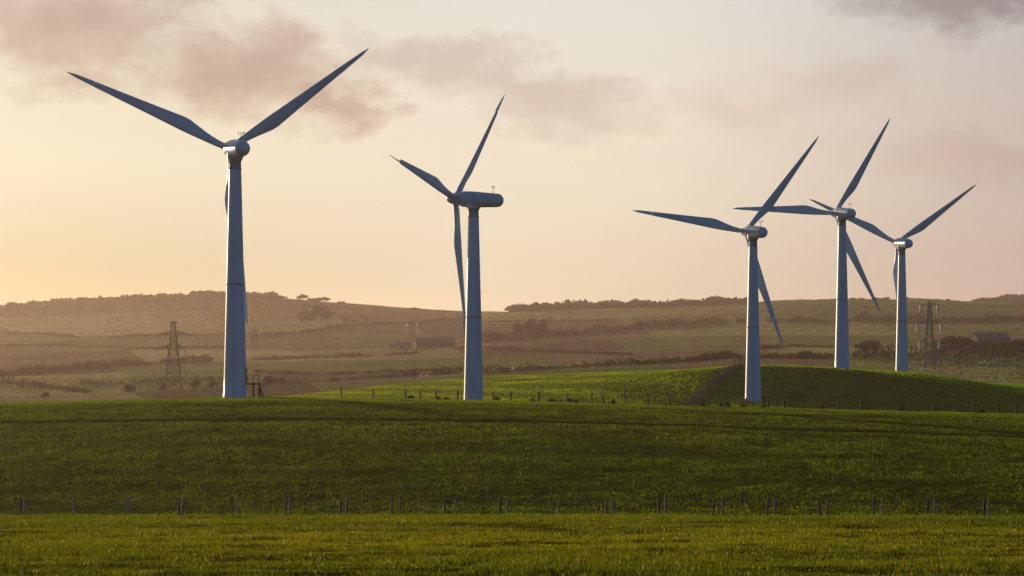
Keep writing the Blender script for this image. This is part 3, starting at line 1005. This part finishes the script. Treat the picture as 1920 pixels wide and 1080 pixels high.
# woods on the skyline that read as one mass
hedge([(-60, 0, 2650), (60, 0, 2660), (140, 0, 2660), (225, 0, 2690), (300, 0, 2690), (380, 0, 2700), (430, 0, 2700), (520, 0, 2700)], 5.5, 10.0, 'hazy wood along the highest part of the left skyline', 'woodland', seed=20, gap=0.02, leaf=1.6, name='wood', dist=True, kind='stuff', cat='wood', rows=(0, 45, 95, 150), dens=5)
hedge([(960, 0, 2680), (1040, 0, 2690), (1120, 0, 2690), (1240, 0, 2690), (1370, 0, 2700), (1400, 0, 2700)], 7.0, 11.0, 'long low wood on the skyline right of the side-on turbine', 'woodland', seed=21, gap=0.02, leaf=1.7, name='wood', dist=True, kind='stuff', cat='wood', rows=(0, 30, 60, 95), dens=6)
hedge([(1430, 0, 2690), (1560, 0, 2690), (1700, 0, 2690), (1800, 0, 2690)], 2.6, 6.0, 'thin line of bushes along the right skyline', seed=22, gap=0.12, leaf=0.8, name='wood', dist=True, kind='stuff', cat='bushes')
hedge([(1825, 0, 3590), (1880, 0, 3600), (1990, 0, 3600)], 6.0, 10.0, 'blue hazy wood on the farthest ridge at the right edge', seed=23, gap=0.03, leaf=1.2, name='wood', dist=True, kind='stuff', cat='wood')

TREES = [
    # bearing, row, dmin, height px, width px, label, material, trunk
    (574, 613, 1500, 32, 40, 'left half of the big spreading hazy tree pair on the left hillside', 'evergreen', 0.3),
    (604, 612, 1500, 40, 50, 'taller right one of the big spreading tree pair on the left hillside', 'evergreen', 0.3),
    (685, 606, 1600, 16, 18, 'small round tree right of the spreading pair', 'evergreen', 0.2),
    (662, 608, 1600, 9, 24, 'low wide tree between the spreading pair and the small round tree', 'evergreen', 0.1),
    (972, 640, 1200, 34, 24, 'leftmost tree of the dense clump right of the side-on turbine', 'evergreen', 0.12),
    (996, 639, 1200, 42, 30, 'tallest middle tree of the dense clump right of the side-on turbine', 'evergreen', 0.12),
    (1018, 637, 1200, 38, 26, 'rightmost tree of the dense clump right of the side-on turbine', 'evergreen', 0.12),
    (244, 741, 760, 22, 30, 'small bare tree standing alone left of the leftmost pylon', 'twigs', 0.3),
    (85, 751, 690, 18, 20, 'small bare tree at the far left behind the crest', 'twigs', 0.3),
    (305, 738, 800, 22, 16, 'small tree touching the left leg of the leftmost pylon', 'twigs', 0.25),
    (368, 736, 820, 24, 24, 'bare tree just right of the leftmost pylon', 'twigs', 0.3),
    (400, 735, 820, 23, 20, 'bare tree between the leftmost pylon and the largest turbine', 'twigs', 0.3),
    (502, 727, 800, 24, 30, 'dark rounded tree right of the steps of the largest turbine', 'twigs', 0.08),
    (22, 582, 2500, 16, 36, 'broad skyline tree nearest the left edge', 'twigs', 0.15),
    (62, 577, 2500, 15, 18, 'second skyline tree from the left edge, with a gap before it', 'twigs', 0.15),
    (84, 574, 2500, 11, 22, 'third skyline tree from the left edge', 'twigs', 0.12),
    (104, 572, 2500, 13, 26, 'fourth skyline tree from the left edge', 'twigs', 0.12),
    (128, 570, 2500, 13, 22, 'skyline tree with a ragged top at the end of the left row', 'twigs', 0.15),
    (228, 567, 2500, 10, 14, 'small skyline tree at the left end of the high wood', 'twigs', 0.12),
    (566, 564, 2500, 13, 26, 'clump-shaped tree alone on the skyline right of the largest turbine', 'twigs', 0.1),
    (606, 567, 2500, 11, 34, 'low wide tree on the skyline just right of the clump-shaped one', 'twigs', 0.08),
    (532, 561, 2500, 6, 18, 'low skyline tree between the largest turbine tower and the clump-shaped tree', 'twigs', 0.1),
    (778, 582, 2500, 6, 26, 'low bush-like tree on the falling skyline left of the side-on turbine', 'twigs', 0.1),
    (1345, 609, 1400, 12, 22, 'round tree on the slanting hedge left of the third turbine', 'evergreen', 0.15),
    (1388, 604, 1400, 9, 16, 'small tree touching the third turbine tower on its left, in the slanting hedge', 'evergreen', 0.15),
    (1488, 606, 1500, 8, 20, 'low tree in the upper hedge right of the third turbine', 'evergreen', 0.15),
    (1610, 606, 1500, 12, 16, 'tree in the upper hedge just right of the fourth turbine', 'evergreen', 0.15),
    (1812, 606, 1500, 9, 18, 'small tree in the upper hedge right of the pylon at the right', 'evergreen', 0.15),
    (1642, 564, 2500, 6, 10, 'tiny skyline tree between the fourth and fifth turbine', 'twigs', 0.15),
    (1778, 566, 2500, 7, 12, 'tiny flat skyline tree right of the pylon at the right', 'twigs', 0.3),
    (1625, 664, 900, 26, 56, 'bushy bare tree between the fourth and fifth turbine towers', 'woodland', 0.1),
    (1788, 666, 950, 36, 84, 'wide bare tree right of the pylon at the right behind the dark hedge', 'woodland', 0.1),
    (1846, 668, 930, 30, 84, 'wide low tree in front of the right barn', 'woodland', 0.06),
    (1902, 668, 950, 34, 74, 'bare tree nearest the right edge behind the dark hedge', 'woodland', 0.1),
]
for i, (u, v, dm, hp, wp, lab, mt, tk) in enumerate(TREES):
    d = find(u, v, dm)
    tree(u, d, hp / F * d, wp / F * d, lab, mt, tk, seed=i, n=2400 if hp > 20 else 700, group='trees across the valley', off=-0.2)

ORD = ['leftmost'] + [w + ' from the left' for w in 'second third fourth fifth sixth seventh eighth ninth tenth eleventh twelfth'.split()]
# dark scrub by the crest fence
for i, (u, w) in enumerate([(771, 14), (822, 12), (838, 12), (932, 16), (998, 10), (1036, 16), (1068, 10), (1081, 12), (1150, 10), (1290, 14), (1320, 12), (1352, 14), (1366, 12), (1392, 14), (1430, 10), (1545, 12), (1690, 12), (1840, 12)]):
    d = 305.0
    rs = np.random.default_rng(i + 900)
    b = place(u, d)
    ww = w / F * d * 0.75
    parts = [leaf_cloud((rs.uniform(-.3, .3) * ww, rs.uniform(-.2, .2), 0.15 + 0.3 * rs.random()), (ww * 0.45, 0.35, 0.16 + 0.2 * rs.random()), 60, 0.10, rs) for _ in range(4)]
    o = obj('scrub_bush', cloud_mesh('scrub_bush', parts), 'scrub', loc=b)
    zone, first = (('left of the side-on turbine foot', 0) if u < 880 else ('right of the side-on turbine foot', 3) if u < 1100 else
                   ('below the grassy bank', 8) if u < 1375 else ('at the third turbine foot', 13) if u < 1440 else ('below the dark green hill', 15))
    tag(o, ORD[i - first] + ' dark bush on the crest fence ' + zone, 'bush', 'bushes along the crest fence')

# ------------------------------------------------------------------ pylons


def lattice(m, za, wa, zb, wb, panels, r):
    for k in range(panels):
        z0 = za + (zb - za) * k / panels; z1 = za + (zb - za) * (k + 1) / panels
        w0 = wa + (wb - wa) * k / panels; w1 = wa + (wb - wa) * (k + 1) / panels
        C0 = [(-w0, -w0, z0), (w0, -w0, z0), (w0, w0, z0), (-w0, w0, z0)]
        C1 = [(-w1, -w1, z1), (w1, -w1, z1), (w1, w1, z1), (-w1, w1, z1)]
        for a in range(4):
            b = (a + 1) % 4
            m.bar(C0[a], C1[b], r); m.bar(C0[b], C1[a], r); m.bar(C1[a], C1[b], r)


def pylon(u, d, top_v, label, arms, tension, rz=0.0, base_w=3.1, fat=1.0, ins=1.0, steel='galv', name='electricity_pylon'):
    base = place(u, d)
    H = EYE + (HORIZON - top_v) / F * d - base.z
    root = empty(name, base, rz)
    tag(root, label, 'pylon', 'lattice pylons')
    kz = 0.66 * H; kw = base_w * 0.42; tw = base_w * 0.22
    for sx, sy in ((-1, -1), (1, -1), (1, 1), (-1, 1)):
        m = MB()
        m.bar((sx * base_w, sy * base_w, -0.6), (sx * kw, sy * kw, kz), 0.14 * fat, 0.11 * fat)
        m.bar((sx * kw, sy * kw, kz), (sx * tw, sy * tw, H * 0.97), 0.11 * fat, 0.08 * fat)
        obj('leg', m, steel, root)
    m = MB(); lattice(m, 0.4, base_w * 0.985, kz, kw, 5, 0.055 * fat); lattice(m, kz, kw, H * 0.97, tw, 6, 0.045 * fat)
    obj('bracing', m, steel, root)
    m = MB(); m.bar((-tw, 0, H * 0.97), (0, 0, H), 0.07 * fat); m.bar((tw, 0, H * 0.97), (0, 0, H), 0.07 * fat)
    if tension:
        m.bar((-tw * 1.7, 0, H * 0.985), (tw * 1.7, 0, H * 0.985), 0.14 * fat)
    obj('peak', m, steel, root)
    ends = []
    for frac, half in arms:
        z = frac * H
        w = kw + (tw - kw) * (z - kz) / (H * 0.97 - kz) if z > kz else base_w + (kw - base_w) * z / kz
        for s in (-1, 1):
            m = MB(); e = Vector((s * half, 0, z))
            for yy in (-w, w):
                m.bar((s * w, yy, z), e, 0.07 * fat); m.bar((s * w, yy, z + 0.06 * H * 0.6), e, 0.07 * fat)
            for t in (0.35, 0.7):
                a = Vector((s * w, -w, z)).lerp(e, t); b = Vector((s * w, w, z)).lerp(e, t)
                c = Vector((s * w, -w, z + 0.036 * H)).lerp(e, t)
                m.bar(a, b, 0.04 * fat); m.bar(a, c, 0.04 * fat)
            arm = obj('crossarm', m, steel, root)
            m = MB()
            if tension:
                for sg in (-1, 1):
                    a = e; b = e + Vector((s * 0.5 + sg * 0.25, sg * 1.7, -0.25)) if False else e + Vector((sg * 1.5, sg * 0.9, -0.2))
                    m.bar(a, b, 0.11 * fat, n=8)
                ends.append(e + Vector((0, 0, -0.2)))
            else:
                prof = []
                for q in range(9):
                    prof += [(0.09 * fat * ins, -0.3 * q), (0.19 * fat * ins, -0.3 * q - 0.08), (0.19 * fat * ins, -0.3 * q - 0.15), (0.09 * fat * ins, -0.3 * q - 0.24)]
                m.lathe(list(reversed(prof)), 8, centre=tuple(e - Vector((0, 0, 0.1))))
                ends.append(e + Vector((0, 0, -2.4)))
            obj('insulator', m, 'insulator', arm)
    mw = Matrix.Translation(base) @ Matrix.Rotation(rz, 4, 'Z')
    return root, [mw @ e for e in ends]


P1, E1 = pylon(325, 850, 602, 'leftmost lattice pylon, standing left of the largest turbine', [(0.44, 4.4), (0.63, 4.2), (0.82, 4.6)], True, R(12), fat=1.65)
P2, E2 = pylon(1743, 850, 563, 'lattice pylon with white hanging insulators right of the smallest turbine', [(0.40, 3.4), (0.665, 4.2), (0.93, 3.0)], False, R(0), base_w=1.9, fat=1.6, ins=1.9, steel='pale_galv')
P3, E3 = pylon(478, 1650, 612, 'tiny hazy pylon just right of the largest turbine tower', [(0.45, 4.0), (0.63, 4.4), (0.82, 3.6)], False, R(30), base_w=2.2, fat=1.2)
P4, E4 = pylon(772, 1750, 597, 'tiny hazy pylon above the barn left of the side-on turbine', [(0.45, 4.0), (0.63, 4.4), (0.82, 3.6)], False, R(10), base_w=2.2, fat=1.2)


def cable(a, b, sag, label):
    m = MB(); pts = []
    for k in range(25):
        t = k / 24
        p = Vector(a).lerp(Vector(b), t); p.z -= sag * 4 * t * (1 - t)
        pts.append(p - Vector(a))
    for p, q in zip(pts[:-1], pts[1:]):
        m.bar(p, q, 0.055, n=5)
    return tag(obj('power_cable', m, 'wire', loc=a), label, 'cable', 'cables of the pylon line')


side = ['lower', 'lower', 'middle', 'middle', 'upper', 'upper']
for i, e in enumerate(E1):
    s = 'left' if i % 2 == 0 else 'right'
    cable(e, e + Vector((-250, -40, -3.0)), 5.0, f'{side[i]} cable leaving the {s} arm of the leftmost pylon towards the left edge')
for i in range(6):
    s = 'left' if i % 2 == 0 else 'right'
    cable(E3[i], E4[i], 3.0, f'{side[i]} {s} cable between the two tiny hazy pylons')

# ------------------------------------------------------------------ farm buildings


def building(u, v, dmin, wpx, hpx, depth, label, wall, roof, rz=0.0, pitch=0.5, wins=0, chimney=False, name='barn', cat='barn'):
    d = find(u, v, dmin)
    b = place(u, d)
    W = wpx / F * d; Ht = hpx / F * d
    he = Ht * (1 - pitch)
    root = empty(name, b, rz); tag(root, label, cat, 'farm buildings')
    m = MB(); m.box((-W / 2, -depth / 2, -1.5), (W / 2, depth / 2, he))
    m.add([(-W / 2, -depth / 2, he), (-W / 2, depth / 2, he), (-W / 2, 0, Ht - .1), (W / 2, -depth / 2, he), (W / 2, depth / 2, he), (W / 2, 0, Ht - .1)], [(0, 2, 1), (3, 4, 5)])
    obj('wall', m, wall, root)
    m = MB(); e = 0.4
    for s in (-1, 1):
        y0 = s * (depth / 2 + e); z0 = he - e * (Ht - he) / (depth / 2)
        m.add([(-W / 2 - e, y0, z0 + .02), (W / 2 + e, y0, z0 + .02), (W / 2 + e, 0, Ht + .02), (-W / 2 - e, 0, Ht + .02),
               (-W / 2 - e, y0, z0 + .25), (W / 2 + e, y0, z0 + .25), (W / 2 + e, 0, Ht + .27), (-W / 2 - e, 0, Ht + .27)],
              [(0, 1, 2, 3), (4, 7, 6, 5), (0, 4, 5, 1), (1, 5, 6, 2), (2, 6, 7, 3), (3, 7, 4, 0)])
    rf = obj('roof', m, roof, root)
    if chimney:
        for s in (-1, 1):
            m = MB(); m.box((s * (W / 2 - .6) - .4, -.4, Ht - .5), (s * (W / 2 - .6) + .4, .4, Ht + 1.2)); obj('chimney', m, 'stonewall', rf)
    for k in range(wins):
        x = -W / 2 + W * (k + 0.5) / wins
        m = MB(); m.box((x - .45, -depth / 2 - .03, he * .45), (x + .45, -depth / 2 + .05, he * .82)); obj('window', m, 'window', root)
    if not wins:
        m = MB(); m.box((-1.8, -depth / 2 - .05, -0.5), (1.8, -depth / 2 + .05, he * .8)); obj('door', m, 'dark_steel', root)
    return root


building(815, 652, 1100, 72, 18, 14, 'long dark roofed barn left of the side-on turbine', 'barnwall', 'slate', R(6), 0.4)
building(757, 655, 1100, 26, 12, 8, 'small shed beside the long dark barn', 'stonewall', 'slate', R(-10), 0.45)
building(736, 655, 1100, 12, 9, 6, 'tiny pale cottage at the left end of the farm', 'wall', 'slate', R(4), 0.45, 2, True, 'cottage', 'house')
building(917, 641, 1200, 26, 20, 12, 'grey roofed barn half hidden behind the side-on turbine tower', 'barnwall', 'sheetroof', R(60), 0.5)
building(1856, 650, 1100, 62, 26, 16, 'blue grey roofed barn behind trees at the right', 'barnwall', 'sheetroof', R(5), 0.45)
building(1175, 619, 1500, 22, 8, 8, 'pale farmhouse on the hillside above the slanting hedge', 'wall', 'slate', R(3), 0.45, 4, True, 'farmhouse', 'house')
building(1203, 618, 1500, 18, 6, 7, 'low white outbuilding right of the pale hillside farmhouse', 'wall', 'slate', R(-6), 0.4)
building(645, 602, 1900, 14, 7, 7, 'tiny grey house on the left hill behind the spreading trees', 'wall', 'slate', R(8), 0.45, 3, True, 'cottage', 'house')

building(588, 567, 2500, 22, 8, 9, 'small house on the left skyline between two skyline trees', 'stonewall', 'slate', R(5), 0.45, 3, True, 'house', 'house')
building(640, 571, 2500, 12, 5, 7, 'tiny house on the skyline where the left hill starts to fall', 'stonewall', 'slate', R(-8), 0.45, 2, True, 'house', 'house')

# ------------------------------------------------------------------ sheep


def sheep_mesh():
    vs, es, rad = [], [], []

    def v(p, r, link=None):
        vs.append(p); rad.append(r)
        if link is not None: es.append((link, len(vs) - 1))
        return len(vs) - 1
    hip = v((-0.38, 0, 0.62), 0.24)
    mid = v((0.0, 0, 0.60), 0.29, hip)
    sh = v((0.36, 0, 0.64), 0.24, mid)
    nk = v((0.55, 0, 0.74), 0.13, sh)
    hd = v((0.68, 0, 0.80), 0.10, nk)
    v((0.84, 0, 0.70), 0.055, hd)
    for s in (-1, 1):
        v((0.62, s * 0.13, 0.84), 0.03, hd)
        k = v((0.36, s * 0.14, 0.34), 0.07, sh); v((0.38, s * 0.14, 0.0), 0.04, k)
        k = v((-0.42, s * 0.14, 0.38), 0.09, hip); k2 = v((-0.48, s * 0.14, 0.22), 0.05, k); v((-0.44, s * 0.14, 0.0), 0.04, k2)
    v((-0.62, 0, 0.5), 0.05, hip)
    me = bpy.data.meshes.new('sheep_skin')
    me.from_pydata(vs, es, [])
    o = bpy.data.objects.new('sheep_skin', me); col.objects.link(o)
    md = o.modifiers.new('skin', 'SKIN')
    for i, r in enumerate(rad):
        me.skin_vertices[0].data[i].radius = (r, r)
    me.skin_vertices[0].data[hip].use_root = True
    sb = o.modifiers.new('sub', 'SUBSURF'); sb.levels = 1; sb.render_levels = 1
    dg = bpy.context.evaluated_depsgraph_get(); dg.update()
    out = bpy.data.meshes.new_from_object(o.evaluated_get(dg))
    out.name = 'sheep'
    for p in out.polygons: p.use_smooth = True
    bpy.data.objects.remove(o); bpy.data.meshes.remove(me)
    return out


SM = sheep_mesh()
spots = [(1693, 685), (1698, 681), (1708, 681), (1716, 680), (1722, 682), (1727, 681), (1733, 683), (1740, 680), (1760, 682), (1770, 681), (1778, 681), (1787, 680),
         (1840, 683), (1847, 680), (1852, 684), (1858, 681), (1866, 679), (1890, 694), (1879, 675), (1902, 675), (1735, 699), (1868, 697)]
for i, (u, v) in enumerate(spots):
    d = find(u, v, 640)
    o = obj('sheep', SM, 'wool', loc=place(u, d), rot=(0, 0, random.uniform(0, 6.28)))
    s = 1.15 + 0.2 * random.random(); o.scale = (s, s, s)
    if i < 12: lab = ORD[i] + ' of the pale sheep in the row beside the right-hand pylon'
    elif i < 17: lab = ORD[i - 12] + ' of the five pale sheep bunched right of the pylon'
    else: lab = ['pale sheep standing well below the hedge near the right edge', 'pale sheep close under the dark hedge, left of another near the right edge',
                 'pale sheep close under the dark hedge, nearest the right edge', 'lone pale sheep below the row, at the foot of the right-hand pylon',
                 'lone pale sheep below the bunch of five'][i - 17]
    tag(o, lab, 'sheep', 'sheep in the far pasture')

# ------------------------------------------------------------------ haze


def build_haze():
    m = MB(); m.box((-3500, -320, -12), (3500, 5300, 95))
    me = m.mesh('haze')
    mt, nt = new_mat('haze_air')
    nt.nodes.remove(nt.nodes['Principled BSDF'])
    pv = nt.nodes.new('ShaderNodeVolumePrincipled')
    pv.inputs['Color'].default_value = (0.97, 0.77, 0.69, 1)
    pv.inputs['Density'].default_value = 0.00007
    pv.inputs['Anisotropy'].default_value = 0.6
    nt.links.new(pv.outputs[0], nt.nodes['Material Output'].inputs['Volume'])
    me.materials.append(mt)
    o = bpy.data.objects.new('haze', me); col.objects.link(o)
    tag(o, 'thin warm evening haze lying over the valley', 'haze', kind='stuff')


build_haze()
